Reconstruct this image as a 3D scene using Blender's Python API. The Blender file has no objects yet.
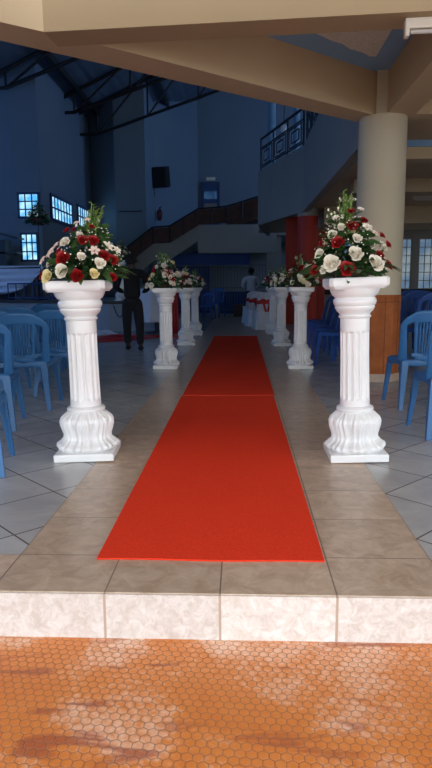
import bpy, bmesh, math, random
from mathutils import Vector, Matrix, Euler
R = random.Random(7)
PI = math.pi
scene = bpy.context.scene
C = scene.collection

# ------------------------------------------------------------------ helpers
def tag(o, label=None, cat=None, group=None, kind=None):
    if label: o['label'] = label
    if cat: o['category'] = cat
    if group: o['group'] = group
    if kind: o['kind'] = kind
    return o

def empty(name, loc=(0, 0, 0), rz=0, rx=0, ry=0, parent=None):
    o = bpy.data.objects.new(name, None)
    C.objects.link(o)
    o.empty_display_size = 0.05
    o.location = loc
    o.rotation_euler = (rx, ry, rz)
    if parent: o.parent = parent
    return o

class MB:
    def __init__(s): s.bm = bmesh.new()
    def box(s, c, d, rot=None, mi=0, taper=1.0):
        vs = []
        for sz in (-1, 1):
            k = taper if sz > 0 else 1.0
            for sx, sy in ((-1, -1), (1, -1), (1, 1), (-1, 1)):
                v = Vector((sx*d[0]/2*k, sy*d[1]/2*k, sz*d[2]/2))
                if rot is not None: v = rot @ v
                vs.append(s.bm.verts.new(v+Vector(c)))
        for f in ((0, 3, 2, 1), (4, 5, 6, 7), (0, 1, 5, 4), (1, 2, 6, 5), (2, 3, 7, 6), (3, 0, 4, 7)):
            fc = s.bm.faces.new([vs[i] for i in f]); fc.material_index = mi
        return s
    def bx(s, x0, x1, y0, y1, z0, z1):
        return s.box(((x0+x1)/2, (y0+y1)/2, (z0+z1)/2), (x1-x0, y1-y0, z1-z0))
    def face(s, pts):
        s.bm.faces.new([s.bm.verts.new(p) for p in pts]); return s
    def prism(s, poly, z0, z1):
        """poly CCW list of (x,y); z0,z1 float or callable(x,y)."""
        g = lambda z, x, y: z(x, y) if callable(z) else z
        n = len(poly)
        a = [s.bm.verts.new((x, y, g(z0, x, y))) for x, y in poly]
        b = [s.bm.verts.new((x, y, g(z1, x, y))) for x, y in poly]
        s.bm.faces.new(a[::-1]); s.bm.faces.new(b)
        for i in range(n):
            j = (i+1) % n
            s.bm.faces.new((a[i], a[j], b[j], b[i]))
        return s
    def tube(s, pts, r, n=8, cap=True):
        pts = [Vector(p) for p in pts]
        rs = r if isinstance(r, (list, tuple)) else [r]*len(pts)
        rings = []
        for i, p in enumerate(pts):
            t = (pts[min(i+1, len(pts)-1)]-pts[max(i-1, 0)]).normalized()
            up = Vector((0, 0, 1)) if abs(t.z) < .95 else Vector((1, 0, 0))
            u = t.cross(up).normalized(); w = u.cross(t)
            rings.append([s.bm.verts.new(p+(u*math.cos(a)+w*math.sin(a))*rs[i]) for a in [2*PI*k/n for k in range(n)]])
        for a, b in zip(rings, rings[1:]):
            for k in range(n):
                s.bm.faces.new((a[k], a[(k+1) % n], b[(k+1) % n], b[k]))
        if cap:
            s.bm.faces.new(rings[0][::-1]); s.bm.faces.new(rings[-1])
        return s
    def lathe(s, prof, n=32, c=(0, 0), rf=None, capb=True, capt=True):
        rings = []
        for i, (r, z) in enumerate(prof):
            ring = []
            for k in range(n):
                a = 2*PI*k/n
                rr = rf(a, r, z, i) if rf else r
                ring.append(s.bm.verts.new((c[0]+rr*math.cos(a), c[1]+rr*math.sin(a), z)))
            rings.append(ring)
        for a, b in zip(rings, rings[1:]):
            for k in range(n):
                s.bm.faces.new((a[k], a[(k+1) % n], b[(k+1) % n], b[k]))
        if capb: s.bm.faces.new(rings[0][::-1])
        if capt: s.bm.faces.new(rings[-1])
        return s
    def grid(s, fn, nu, nv, wrap=False):
        g = [[s.bm.verts.new(fn(i/nu, j/nv)) for j in range(nv+1)] for i in range(nu+1)]
        for i in range(nu):
            for j in range(nv):
                s.bm.faces.new((g[i][j], g[i+1][j], g[i+1][j+1], g[i][j+1]))
        return g
    def ball(s, c, r, seg=8, sc=(1, 1, 1)):
        m = Matrix.Translation(c) @ Matrix.Diagonal((sc[0], sc[1], sc[2], 1))
        bmesh.ops.create_uvsphere(s.bm, u_segments=seg, v_segments=max(4, seg//2+1), radius=r, matrix=m)
        return s
    def build(s, name, mat, parent=None, smooth=False, bevel=0, solid=0, link=True, loc=None, angle=None, normals=True):
        if normals: bmesh.ops.recalc_face_normals(s.bm, faces=s.bm.faces[:])
        me = bpy.data.meshes.new(name); s.bm.to_mesh(me); s.bm.free()
        for m in (mat if isinstance(mat, (list, tuple)) else [mat]): me.materials.append(m)
        if smooth:
            for p in me.polygons: p.use_smooth = True
            if angle:
                try: me.set_sharp_from_angle(angle=math.radians(angle))
                except Exception: pass
        o = bpy.data.objects.new(name, me); C.objects.link(o)
        if parent: o.parent = parent
        if loc: o.location = loc
        if solid:
            md = o.modifiers.new('s', 'SOLIDIFY'); md.thickness = solid; md.offset = 0
        if bevel:
            md = o.modifiers.new('b', 'BEVEL'); md.width = bevel; md.segments = 2; md.limit_method = 'ANGLE'; md.angle_limit = math.radians(40)
        return o

def copy_tree(o, parent=None):
    c = o.copy(); C.objects.link(c)
    if parent is not None: c.parent = parent
    for ch in list(o.children): copy_tree(ch, c)
    return c

# ------------------------------------------------------------------ materials
def nt(name):
    m = bpy.data.materials.new(name); m.use_nodes = True
    n = m.node_tree.nodes; l = m.node_tree.links
    return m, n, l, n['Principled BSDF']

def mat(name, col, rough=.6, col2=None, scale=8, bump=0, spec=.5, metal=0, detail=4, emit=None, es=1, sheen=0, bscale=None, coat=0, sub=0):
    m, n, l, b = nt(name)
    b.inputs['Base Color'].default_value = (*col, 1)
    b.inputs['Roughness'].default_value = rough
    b.inputs['Specular IOR Level'].default_value = spec
    b.inputs['Metallic'].default_value = metal
    if sheen: b.inputs['Sheen Weight'].default_value = sheen
    if coat: b.inputs['Coat Weight'].default_value = coat; b.inputs['Coat Roughness'].default_value = .15
    tc = n.new('ShaderNodeTexCoord')
    if col2:
        t = n.new('ShaderNodeTexNoise'); t.inputs['Scale'].default_value = scale; t.inputs['Detail'].default_value = detail
        l.new(tc.outputs['Object'], t.inputs['Vector'])
        r = n.new('ShaderNodeValToRGB'); r.color_ramp.elements[0].position = .35; r.color_ramp.elements[1].position = .68
        r.color_ramp.elements[0].color = (*col, 1); r.color_ramp.elements[1].color = (*col2, 1)
        l.new(t.outputs['Fac'], r.inputs['Fac']); l.new(r.outputs['Color'], b.inputs['Base Color'])
    if bump:
        t2 = n.new('ShaderNodeTexNoise'); t2.inputs['Scale'].default_value = bscale or scale*6; t2.inputs['Detail'].default_value = 3
        l.new(tc.outputs['Object'], t2.inputs['Vector'])
        bp = n.new('ShaderNodeBump'); bp.inputs['Strength'].default_value = bump; bp.inputs['Distance'].default_value = .01
        l.new(t2.outputs['Fac'], bp.inputs['Height']); l.new(bp.outputs['Normal'], b.inputs['Normal'])
    if emit:
        b.inputs['Emission Color'].default_value = (*emit, 1); b.inputs['Emission Strength'].default_value = es
    return m

def tile_mat(name, c1, c2, mortar, size, rot=0, off=(0, 0), rough=.25, nscale=6, ms=.004, mscale=1, yz=False, spec=.5, vein=None):
    """square ceramic tiles with fine joints, cloudy marbling"""
    m, n, l, b = nt(name)
    tc = n.new('ShaderNodeTexCoord'); mp = n.new('ShaderNodeMapping')
    mp.inputs['Location'].default_value = (-off[0], -off[1], -.9 if yz else 0)
    l.new(tc.outputs['Object'], mp.inputs['Vector'])
    src = mp.outputs['Vector']
    if rot:
        m2 = n.new('ShaderNodeMapping'); m2.inputs['Rotation'].default_value = (0, 0, rot); l.new(src, m2.inputs['Vector']); src = m2.outputs['Vector']
    if yz:
        m2 = n.new('ShaderNodeMapping'); m2.inputs['Rotation'].default_value = (PI/2, 0, 0); l.new(src, m2.inputs['Vector']); src = m2.outputs['Vector']
    br = n.new('ShaderNodeTexBrick'); br.offset = 0; br.squash = 1
    br.inputs['Scale'].default_value = 1; br.inputs['Brick Width'].default_value = size[0]; br.inputs['Row Height'].default_value = size[1]
    br.inputs['Mortar Size'].default_value = ms; br.inputs['Mortar Smooth'].default_value = .1; br.inputs['Bias'].default_value = 0
    br.inputs['Color1'].default_value = (1, 1, 1, 1); br.inputs['Color2'].default_value = (.88, .88, .88, 1); br.inputs['Mortar'].default_value = (*mortar, 1)
    l.new(src, br.inputs['Vector'])
    t = n.new('ShaderNodeTexNoise'); t.inputs['Scale'].default_value = nscale; t.inputs['Detail'].default_value = 8; t.inputs['Roughness'].default_value = .65; t.inputs['Distortion'].default_value = .8
    l.new(tc.outputs['Object'], t.inputs['Vector'])
    r = n.new('ShaderNodeValToRGB'); r.color_ramp.elements[0].position = .35; r.color_ramp.elements[1].position = .65
    r.color_ramp.elements[0].color = (*c1, 1); r.color_ramp.elements[1].color = (*c2, 1)
    if vein:
        e = r.color_ramp.elements.new(.47); e.color = (*vein, 1)
        e = r.color_ramp.elements.new(.52); e.color = (*c2, 1)
    l.new(t.outputs['Fac'], r.inputs['Fac'])
    mul = n.new('ShaderNodeMixRGB'); mul.blend_type = 'MULTIPLY'; mul.inputs['Fac'].default_value = 1
    l.new(r.outputs['Color'], mul.inputs['Color1']); l.new(br.outputs['Color'], mul.inputs['Color2'])
    mx = n.new('ShaderNodeMixRGB'); l.new(br.outputs['Fac'], mx.inputs['Fac']); l.new(mul.outputs['Color'], mx.inputs['Color1']); mx.inputs['Color2'].default_value = (*mortar, 1)
    l.new(mx.outputs['Color'], b.inputs['Base Color'])
    b.inputs['Specular IOR Level'].default_value = spec
    rr = n.new('ShaderNodeMapRange'); rr.inputs['To Min'].default_value = rough-.06; rr.inputs['To Max'].default_value = rough+.1
    l.new(t.outputs['Fac'], rr.inputs['Value']); l.new(rr.outputs['Result'], b.inputs['Roughness'])
    bp = n.new('ShaderNodeBump'); bp.inputs['Strength'].default_value = .5; bp.inputs['Distance'].default_value = .002; bp.invert = True
    l.new(br.outputs['Fac'], bp.inputs['Height']); l.new(bp.outputs['Normal'], b.inputs['Normal'])
    return m

def hex_mat():
    m, n, l, b = nt('hex_paving')
    tc = n.new('ShaderNodeTexCoord')
    def vm(op, a=None, bb=None):
        q = n.new('ShaderNodeVectorMath'); q.operation = op
        for i, v in enumerate((a, bb)):
            if v is None: continue
            if isinstance(v, tuple): q.inputs[i].default_value = v
            else: l.new(v, q.inputs[i])
        return q
    def ma(op, a, bb=0.0, cc=None):
        q = n.new('ShaderNodeMath'); q.operation = op
        for i, v in enumerate((a, bb, cc)):
            if v is None: continue
            if isinstance(v, (float, int)): q.inputs[i].default_value = v
            else: l.new(v, q.inputs[i])
        return q.outputs[0]
    mp = n.new('ShaderNodeMapping'); mp.inputs['Scale'].default_value = (1/.032, 1/.032, 1); mp.inputs['Rotation'].default_value = (0, 0, math.radians(4))
    l.new(tc.outputs['Object'], mp.inputs['Vector'])
    sep0 = n.new('ShaderNodeSeparateXYZ'); l.new(mp.outputs['Vector'], sep0.inputs[0])
    S3 = 1.7320508
    def cell(dx, dy):
        x = ma('ADD', sep0.outputs[0], 500+dx); y = ma('ADD', sep0.outputs[1], 500*S3+dy)
        fx = ma('SUBTRACT', ma('MODULO', x, 1.0), .5); fy = ma('SUBTRACT', ma('MODULO', y, S3), S3/2)
        ax = ma('ABSOLUTE', fx); ay = ma('ABSOLUTE', fy)
        return ma('MAXIMUM', ax, ma('ADD', ma('MULTIPLY', ax, .5), ma('MULTIPLY', ay, S3/2)))
    d = ma('MINIMUM', cell(0, 0), cell(.5, S3/2))      # 0 centre .. .5 edge
    groove = ma('MULTIPLY', ma('SUBTRACT', d, .42), 12.5)
    gcl = n.new('ShaderNodeClamp'); l.new(groove, gcl.inputs[0])
    # colours : orange clay, pale pink worn patches, dark red mud stains
    t1 = n.new('ShaderNodeTexNoise'); t1.inputs['Scale'].default_value = 3.2; t1.inputs['Detail'].default_value = 5; t1.inputs['Distortion'].default_value = .7
    t2 = n.new('ShaderNodeTexNoise'); t2.inputs['Scale'].default_value = 7; t2.inputs['Detail'].default_value = 6; t2.inputs['Distortion'].default_value = .8
    m2 = n.new('ShaderNodeMapping'); m2.inputs['Rotation'].default_value = (0, 0, .5); m2.inputs['Scale'].default_value = (.35, 1.3, 1); m2.inputs['Location'].default_value = (4, 2.2, 0)
    l.new(tc.outputs['Object'], m2.inputs[0]); l.new(m2.outputs[0], t2.inputs['Vector']); l.new(tc.outputs['Object'], t1.inputs['Vector'])
    v = n.new('ShaderNodeTexNoise'); v.inputs['Scale'].default_value = 45; v.inputs['Detail'].default_value = 2
    l.new(tc.outputs['Object'], v.inputs['Vector'])
    r1 = n.new('ShaderNodeValToRGB'); e = r1.color_ramp.elements
    e[0].position = .3; e[0].color = (.66, .19, .033, 1); e[1].position = .70; e[1].color = (.90, .60, .44, 1)
    q = e.new(.52); q.color = (.74, .25, .055, 1)
    mixn = ma('ADD', ma('MULTIPLY', t1.outputs['Fac'], .75), ma('MULTIPLY', v.outputs['Fac'], .3))
    l.new(mixn, r1.inputs['Fac'])
    r2 = n.new('ShaderNodeValToRGB'); e = r2.color_ramp.elements; e[0].position = .56; e[0].color = (0, 0, 0, 1); e[1].position = .64; e[1].color = (.7, .7, .7, 1)
    l.new(t2.outputs['Fac'], r2.inputs['Fac'])
    mx = n.new('ShaderNodeMixRGB'); l.new(r2.outputs['Color'], mx.inputs['Fac']); l.new(r1.outputs['Color'], mx.inputs['Color1']); mx.inputs['Color2'].default_value = (.36, .075, .035, 1)
    mx2 = n.new('ShaderNodeMixRGB'); l.new(ma('MULTIPLY', gcl.outputs[0], .62), mx2.inputs['Fac']); l.new(mx.outputs['Color'], mx2.inputs['Color1']); mx2.inputs['Color2'].default_value = (.26, .075, .02, 1)
    l.new(mx2.outputs['Color'], b.inputs['Base Color'])
    b.inputs['Roughness'].default_value = .42
    bp = n.new('ShaderNodeBump'); bp.invert = True; bp.inputs['Strength'].default_value = .8; bp.inputs['Distance'].default_value = .004
    l.new(gcl.outputs[0], bp.inputs['Height']); l.new(bp.outputs['Normal'], b.inputs['Normal'])
    return m

def pane_mat(name, c1, c2, es, scale=3):
    m, n, l, b = nt(name)
    tc = n.new('ShaderNodeTexCoord'); t = n.new('ShaderNodeTexNoise'); t.inputs['Scale'].default_value = scale; t.inputs['Detail'].default_value = 2
    l.new(tc.outputs['Object'], t.inputs['Vector'])
    r = n.new('ShaderNodeValToRGB'); r.color_ramp.elements[0].position = .4; r.color_ramp.elements[1].position = .6
    r.color_ramp.elements[0].color = (*c1, 1); r.color_ramp.elements[1].color = (*c2, 1)
    l.new(t.outputs['Fac'], r.inputs['Fac']); l.new(r.outputs['Color'], b.inputs['Emission Color'])
    b.inputs['Base Color'].default_value = (.05, .1, .2, 1); b.inputs['Roughness'].default_value = .1
    b.inputs['Emission Strength'].default_value = es
    return m

M = {}
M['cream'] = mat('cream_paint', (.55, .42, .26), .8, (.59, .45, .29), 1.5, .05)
M['cream_col'] = mat('column_cream_paint', (.52, .46, .33), .75, (.56, .49, .36), 2, .05)
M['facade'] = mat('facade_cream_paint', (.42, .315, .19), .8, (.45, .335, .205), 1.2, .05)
M['textured'] = mat('rough_ceiling_plaster', (.58, .58, .52), .95, (.80, .78, .70), 60, .8, bscale=70)
M['blue_band'] = mat('blue_painted_band', (.22, .40, .66), .8, (.25, .43, .70), 5, .05)
M['wall'] = mat('pale_wall_paint', (.165, .23, .31), .85, (.18, .245, .325), .7, .05)
M['balcony'] = mat('balcony_white_paint', (.34, .31, .27), .8, (.37, .34, .30), .8, .05)
M['wall_dim'] = mat('undercroft_grey_paint', (.25, .24, .22), .85, (.30, .28, .26), .8)
M['roof'] = mat('roof_sheet', (.11, .15, .21), .7, (.13, .17, .24), 2)
M['steel'] = mat('black_painted_steel', (.008, .009, .012), .5)
M['rail'] = mat('rail_paint', (.01, .016, .035), .5)
M['timber'] = mat('dark_red_timber', (.05, .012, .007), .5, (.09, .022, .012), 6)
M['red_wall'] = mat('red_painted_render', (.45, .028, .012), .6, (.5, .035, .015), 3)
M['brick'] = tile_mat('brown_cladding', (.34, .095, .025), (.46, .14, .04), (.16, .05, .02), (.16, 1.2), rough=.6, ms=.004, yz=True, spec=.2)
M['skirt'] = mat('beige_skirting', (.45, .34, .26), .5, (.52, .40, .3), 10)
M['blue_wall'] = mat('blue_painted_wall', (.02, .06, .22), .7)
M['tile_brown'] = tile_mat('brown_floor_tile', (.46, .33, .235), (.66, .52, .40), (.22, .165, .12), (.42, .42), off=(.76, 2.4), rough=.3, nscale=11, ms=.003)
M['tile_row'] = tile_mat('brown_floor_tile_row', (.46, .33, .235), (.66, .52, .40), (.22, .165, .12), (.42, .42), off=(.76, 1.98), rough=.3, nscale=11, ms=.003)
M['tile_white'] = tile_mat('white_floor_tile', (.44, .44, .445), (.54, .54, .54), (.12, .10, .085), (.42, .42), rot=PI/4, off=(.76, 2.6), rough=.22, nscale=3, ms=.004)
M['riser'] = tile_mat('marbled_riser_tile', (.66, .58, .52), (.86, .82, .78), (.5, .38, .3), (.42, 2.5), off=(.76, 0), rough=.35, nscale=30, ms=.005, yz=True)
M['hex'] = hex_mat()
M['yard'] = mat('yard_grey_earth', (.20, .20, .16), .9, (.26, .25, .2), 3)
M['carpet'] = mat('red_carpet_pile', (.84, .050, .020), .95, (.93, .065, .027), 90, .5, spec=.04, bscale=500)
M['plaster'] = mat('white_gloss_plaster', (.88, .88, .88), .3, (.84, .84, .85), 9, .04, coat=.2, bscale=14)
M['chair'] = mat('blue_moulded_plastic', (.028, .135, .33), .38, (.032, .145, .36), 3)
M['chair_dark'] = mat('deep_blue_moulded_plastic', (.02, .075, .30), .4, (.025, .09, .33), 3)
M['red_rose'] = mat('red_petal', (.27, .003, .006), .55, (.38, .006, .008), 40)
M['white_rose'] = mat('cream_petal', (.86, .80, .66), .6, (.92, .88, .78), 30)
M['yellow_rose'] = mat('yellow_petal', (.88, .74, .35), .6, (.90, .82, .52), 30)
M['pink_lily'] = mat('pale_pink_petal', (.78, .58, .50), .6, (.88, .76, .68), 30)
M['leaf'] = mat('leaf_green', (.025, .07, .02), .5, (.05, .13, .03), 20)
M['leaf_light'] = mat('light_leaf_green', (.13, .26, .05), .5, (.25, .40, .09), 20)
M['basket'] = mat('dark_wicker', (.05, .03, .02), .8)
M['black_cloth'] = mat('black_suit_cloth', (.006, .006, .008), .9)
M['trouser'] = mat('charcoal_trouser_cloth', (.010, .010, .014), .9)
M['shirt'] = mat('white_shirt_cloth', (.45, .52, .62), .8)
M['skin'] = mat('dark_skin', (.06, .03, .018), .55)
M['hair'] = mat('black_hair', (.006, .005, .005), .9)
M['satin'] = mat('white_satin', (.62, .66, .74), .4, (.68, .72, .8), 4, sheen=.3)
M['satin_red'] = mat('red_satin', (.5, .012, .015), .4)
M['drape'] = mat('white_drape', (.62, .76, .97), .6, (.68, .80, .98), 3)
M['stage'] = mat('stage_grey_paint', (.27, .31, .36), .7, (.31, .35, .40), 2)
M['stage_top'] = mat('stage_dark_edge', (.05, .045, .045), .5)
M['dark_wood'] = mat('dark_lectern_wood', (.02, .03, .05), .5)
M['black'] = mat('black_plastic', (.006, .006, .007), .6)
M['extinguisher'] = mat('extinguisher_red', (.16, .02, .02), .4)
M['door'] = mat('blue_door_paint', (.03, .08, .22), .5)
M['pane_blue'] = pane_mat('blue_lit_glass', (.10, .45, .90), (.50, .85, 1.0), 1.25)
M['pane_pale'] = pane_mat('pale_lit_glass', (.16, .27, .42), (.45, .55, .58), .55, 1.2)
M['pane_dim'] = pane_mat('dim_blue_glass', (.04, .12, .30), (.10, .25, .48), .22)
M['frame_blue'] = mat('window_frame_blue', (.03, .07, .18), .5)
M['frame_pale'] = mat('window_frame_pale', (.4, .38, .33), .6)
M['enamel'] = mat('white_enamel', (.80, .76, .68), .4)
M['tube'] = mat('fluorescent_tube_off', (.85, .86, .84), .2)
M['brown_box'] = mat('brown_carton', (.10, .07, .05), .8)
M['curtain'] = mat('grey_lattice_metal', (.10, .12, .14), .5)
M['lampglass'] = mat('frosted_lamp_glass', (.6, .66, .72), .3)
M['blue_post'] = mat('pale_blue_post', (.15, .32, .50), .5)

roofz = lambda x, y=0: 7.75+(min(x, 6.0)+5.8)*.45 - max(0, x-6.0)*.45

# ------------------------------------------------------------------ setting : ground, step, floor
def struct(o): o['kind'] = 'structure'; return o
struct(MB().bx(-9, 9, -2.0, 2.1, -.3, -.175).build('paving', M['hex']))
struct(MB().bx(-16, 16, -30, -2.0, -.3, -.18).build('yard', M['yard']))  # unseen ground, coloured grey to hold down orange bounce light
# floor of the hall
struct(MB().bx(-.92, .76, 2.4, 30.5, -.175, 0).build('floor', M['tile_brown']))
struct(MB().bx(-7, 7, 2.09, 2.4, -.175, 0).build('floor_edge_row', M['tile_row']))
struct(MB().bx(-12, -.92, 2.4, 30.5, -.175, 0).build('floor_left', M['tile_white']))
struct(MB().bx(.76, 12, 2.4, 30.5, -.175, 0).build('floor_right', M['tile_white']))
struct(MB().bx(-7, 7, 2.08, 2.1, -.175, -.004).build('step_riser', M['riser']))
for a, b_ in ((-9, -7), (7, 9)):
    struct(MB().bx(a, b_, 2.1, 5.0, -.175, -.01).build('floor_side', M['tile_white']))

# ------------------------------------------------------------------ carpet (two strips laid end to end)
def carpet(x0, x1, y0, y1, label, skew=0):
    mb = MB()
    nx, ny = 16, 40
    def f(u, v):
        x = x0+(x1-x0)*u; y = y0+(y1-y0)*v
        return (x+skew*v, y+.004*math.sin(u*9), .0045+.0006*math.sin(y*7+x*3))
    mb.grid(f, nx, ny)
    o = mb.build('carpet_runner', M['carpet'], solid=.007)
    return tag(o, label, 'carpet', 'red carpet strips along the aisle')
carpet(-.59, .33, 2.355, 6.09, 'long bright red carpet runner, nearer strip starting just behind the step', -.015)
carpet(-.60, .325, 6.135, 13.5, 'red carpet runner, farther strip laid beyond the joint in the aisle', -.005)

# ------------------------------------------------------------------ concrete beams, slab, column
def slantbox(mb, a, b, w, z0, z1):
    a = Vector(a); b = Vector(b); d = (b-a).normalized(); nrm = Vector((-d.y, d.x))*w
    mb.prism([tuple(a), tuple(b), tuple(b+nrm), tuple(a+nrm)], z0, z1)
ZB, ZC = 2.9, 3.34
TOP = 12.0
# front beam with the upper facade standing over it
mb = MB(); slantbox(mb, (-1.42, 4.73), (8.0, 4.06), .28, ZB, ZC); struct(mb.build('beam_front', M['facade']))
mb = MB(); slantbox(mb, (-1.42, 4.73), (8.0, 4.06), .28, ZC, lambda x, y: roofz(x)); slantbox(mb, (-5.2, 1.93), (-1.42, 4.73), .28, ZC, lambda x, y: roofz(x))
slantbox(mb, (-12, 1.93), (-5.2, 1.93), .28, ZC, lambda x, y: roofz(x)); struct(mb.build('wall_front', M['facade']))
mb = MB(); mb.bx(-12, -3.6, 1.95, 2.2, -.175, ZC); mb.bx(5.2, 12, 3.9, 4.1, -.175, ZC); struct(mb.build('wall_front_lower', M['facade']))  # unseen walls, brought inward to block daylight from the sides
struct(MB().bx(-12, 8.5, -.9, 4.05, ZC, ZC+.2).build('ceiling_porch', M['facade']))  # unseen slab, added to block high sky so daylight enters low
# diagonal beam, beam towards the door, cross beam behind column
COLX, COLY = 1.56, 7.3
struct(MB().prism([(-5.2, 1.93), (-1.42, 4.73), (-1.1, 4.97), (1.45, 7.15), (1.62, 7.1), (1.62, 7.36), (1.28, 7.40), (-1.79, 4.87), (-5.55, 1.93)], ZB+.002, ZC).build('beam_diagonal', M['cream']))
struct(MB().bx(1.555, 1.86, 4.75, 7.14, ZB, ZC).build('beam_side', M['cream']))
struct(MB().bx(1.60, 8.0, 7.12, 7.42, ZB+.001, ZC).build('beam_cross', M['cream']))
# slab over the porch bay: rough plaster field with blue painted margins
struct(MB().prism([(-1.42, 4.9), (8, 4.35), (8, 7.42), (1.3, 7.45)], ZC, ZC+.15).build('ceiling_bay', M['blue_band']))
mb = MB(); mb.prism([(-.40, 4.95), (1.33, 4.95), (1.33, 6.64), (1.27, 6.64)]+[(1.27-1.55*k/14+.012*math.sin(k*2.3), 6.64-1.55*k/14+.012*math.cos(k*3.1)) for k in range(1, 15)], ZC-.012, ZC-.0); struct(mb.build('ceiling_plaster_bay', M['textured']))
# column
mb = MB(); mb.lathe([(.262, .98), (.265, 2.0), (.262, 2.9)], 40, (COLX, COLY)); struct(mb.build('column', M['cream_col'], smooth=True, angle=60))
mb = MB(); mb.box((1.50, 7.14, 3.12), (.125, .12, .44)); struct(mb.build('column_post', M['cream_col']))
mb = MB(); mb.lathe([(.272, .08), (.272, .98)], 12, (COLX, COLY)); struct(mb.build('column_cladding', M['brick']))
mb = MB(); mb.lathe([(.285, .0), (.285, .09)], 12, (COLX, COLY)); struct(mb.build('column_skirting', M['skirt']))
# fluorescent fitting on the underside of the front beam
lf = empty('tube_light', (1.80, 4.62, 2.90)); lf.rotation_euler = (0, 0, -.071)
tag(lf, 'white fluorescent batten light fixed under the front beam, cut by right edge', 'light')
MB().box((-.0, 0, -.035), (1.36, .075, .068)).build('housing', M['enamel'], lf, bevel=.008)
MB().tube([(-.64, -.02, -.09), (.64, -.02, -.09)], .014, 12).build('tube', M['tube'], lf, smooth=True)
for s in (-1, 1): MB().box((s*.665, -.01, -.075), (.03, .07, .09)).build('lamp_holder', M['enamel'], lf, bevel=.006)

# ------------------------------------------------------------------ hall walls (faceted)
def wallseg(name, p, q, t=.2, z0=0, z1=None, m='wall'):
    mb = MB(); slantbox(mb, p, q, t, z0, z1 or (lambda x, y: roofz(x)))
    return struct(mb.build(name, M[m]))
WP = [(-12, 20.6), (-6.88, 19.12), (-6.05, 19.1), (-6.12, 25.9), (-4.88, 24.6), (-3.70, 24.6), (-3.72, 27.3), (-2.05, 30.0), (2.2, 30.0)]
names = ['wall_left', 'wall_left_window', 'wall_left_deep', 'wall_back_facet', 'wall_back_pier', 'wall_back_return', 'wall_back_speaker', 'wall_back']
for i, nme in enumerate(names):
    wallseg(nme, WP[i], WP[i+1])
wallseg('wall_far_left', (-12, 2.0), (-12, 20.6))
wallseg('wall_back_right', (2.2, 30.0), (12, 30.0))
wallseg('wall_right', (12, 30), (12, 4.0))
# roof
mb = MB()
def rf(u, v):
    x = -12.3+u*24.6; y = 1.8+v*28.6
    return (x, y, roofz(x)+.03+.012*math.sin(x*25))
mb.grid(rf, 160, 2)
struct(mb.build('roof', M['roof'], solid=.05))
# steel roof trusses
def truss(y, x0, x1, zb, sl, n, label):
    root = empty('roof_truss', (x0, y, zb))
    tag(root, label, 'roof truss', 'black steel roof trusses')
    top = lambda x: roofz(x)-.12-zb
    bot = lambda x: (x-x0)*sl
    L = x1-x0
    MB().tube([(-.75, 0, top(x0-.75)), (L, 0, top(x1))], .06, 6).build('top_chord', M['steel'], root)
    MB().tube([(-.75, 0, -.02), (0, 0, 0), (L, 0, bot(x1))], .055, 6).build('bottom_chord', M['steel'], root)
    for k in range(n):
        xa = x0+L*k/n; xb = x0+L*(k+1)/n; xm = xa+(xb-xa)*.82
        MB().tube([(xa-x0, 0, bot(xa)), (xm-x0, 0, top(xm))], .035, 6).build('web_member', M['steel'], root)
        MB().tube([(xb-x0, 0, bot(xb)), (xb-x0, 0, top(xb))], .035, 6).build('web_member', M['steel'], root)
    MB().tube([(0, 0, bot(x0)), (0, 0, top(x0))], .035, 6).build('web_member', M['steel'], root)
truss(18.6, -6.75, 6, 6.72, .36, 6, 'black steel roof truss at far left, nearest of the three')
truss(22.3, -5.75, 6, 7.00, .33, 6, 'black steel roof truss in the middle, between the nearest and farthest trusses')
truss(24.35, -5.42, 6, 6.76, .32, 6, 'black steel roof truss farthest back, against the rear wall')
for k, (x, lab) in enumerate(((-5.6, 'thick black steel purlin along the roof eaves, seen at left under the beam'),
                              (-3.2, 'thick black steel purlin higher up the roof slope, middle one'),
                              (-1.0, 'thick black steel purlin highest up the roof slope'))):
    o = MB().box((x, 18, roofz(x)-.14), (.13, 22 if k else 14.4, .18)).build('roof_purlin', M['steel'])
    tag(o, lab, 'roof purlin', 'black steel purlins')

# windows -------------------------------------------------
def window(name, o, ux, w, h, cols, rows, mp, mf='frame_blue', d=.06, bar=.03):
    """o = lower left corner, ux = unit direction along the wall"""
    root = empty(name, o, math.atan2(ux[1], ux[0])); root['kind'] = 'structure'
    mb = MB()
    for x in (0, w): mb.box((x, 0, h/2), (bar*1.8, d, h+bar*1.8))
    for z in (0, h): mb.box((w/2, 0, z), (w, d, bar*1.8))
    for i in range(1, cols): mb.box((w*i/cols, 0, h/2), (bar*(1.6 if i*2 == cols else 1), d*.8, h))
    for i in range(1, rows): mb.box((w/2, 0, h*i/rows), (w, d*.8, bar))
    mb.build('window_frame', M[mf], root)
    MB().box((w/2, .005, h/2), (w-.02, .012, h-.02)).build('pane', M[mp], root)
    return root
window('window_1', (-6.72, 19.02, 3.16), (1, 0), .62, .70, 3, 3, 'pane_blue', bar=.035)
window('window_2', (-6.70, 19.02, 1.88), (1, 0), .50, .80, 3, 3, 'pane_blue', bar=.035)
# deep wall (x about -6.05) : direction from (-6.05,19.1) to (-6.12,25.9)
window('window_3', (-6.02, 20.0, 3.20), (-.01, 1), 2.5, .76, 7, 2, 'pane_blue', bar=.05)
window('window_4', (-6.04, 23.3, 3.30), (-.01, 1), 1.7, .74, 5, 2, 'pane_blue', bar=.05)
window('window_5', (-6.03, 21.1, 1.85), (-.01, 1), 1.0, .75, 3, 2, 'pane_dim', bar=.05)

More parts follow.
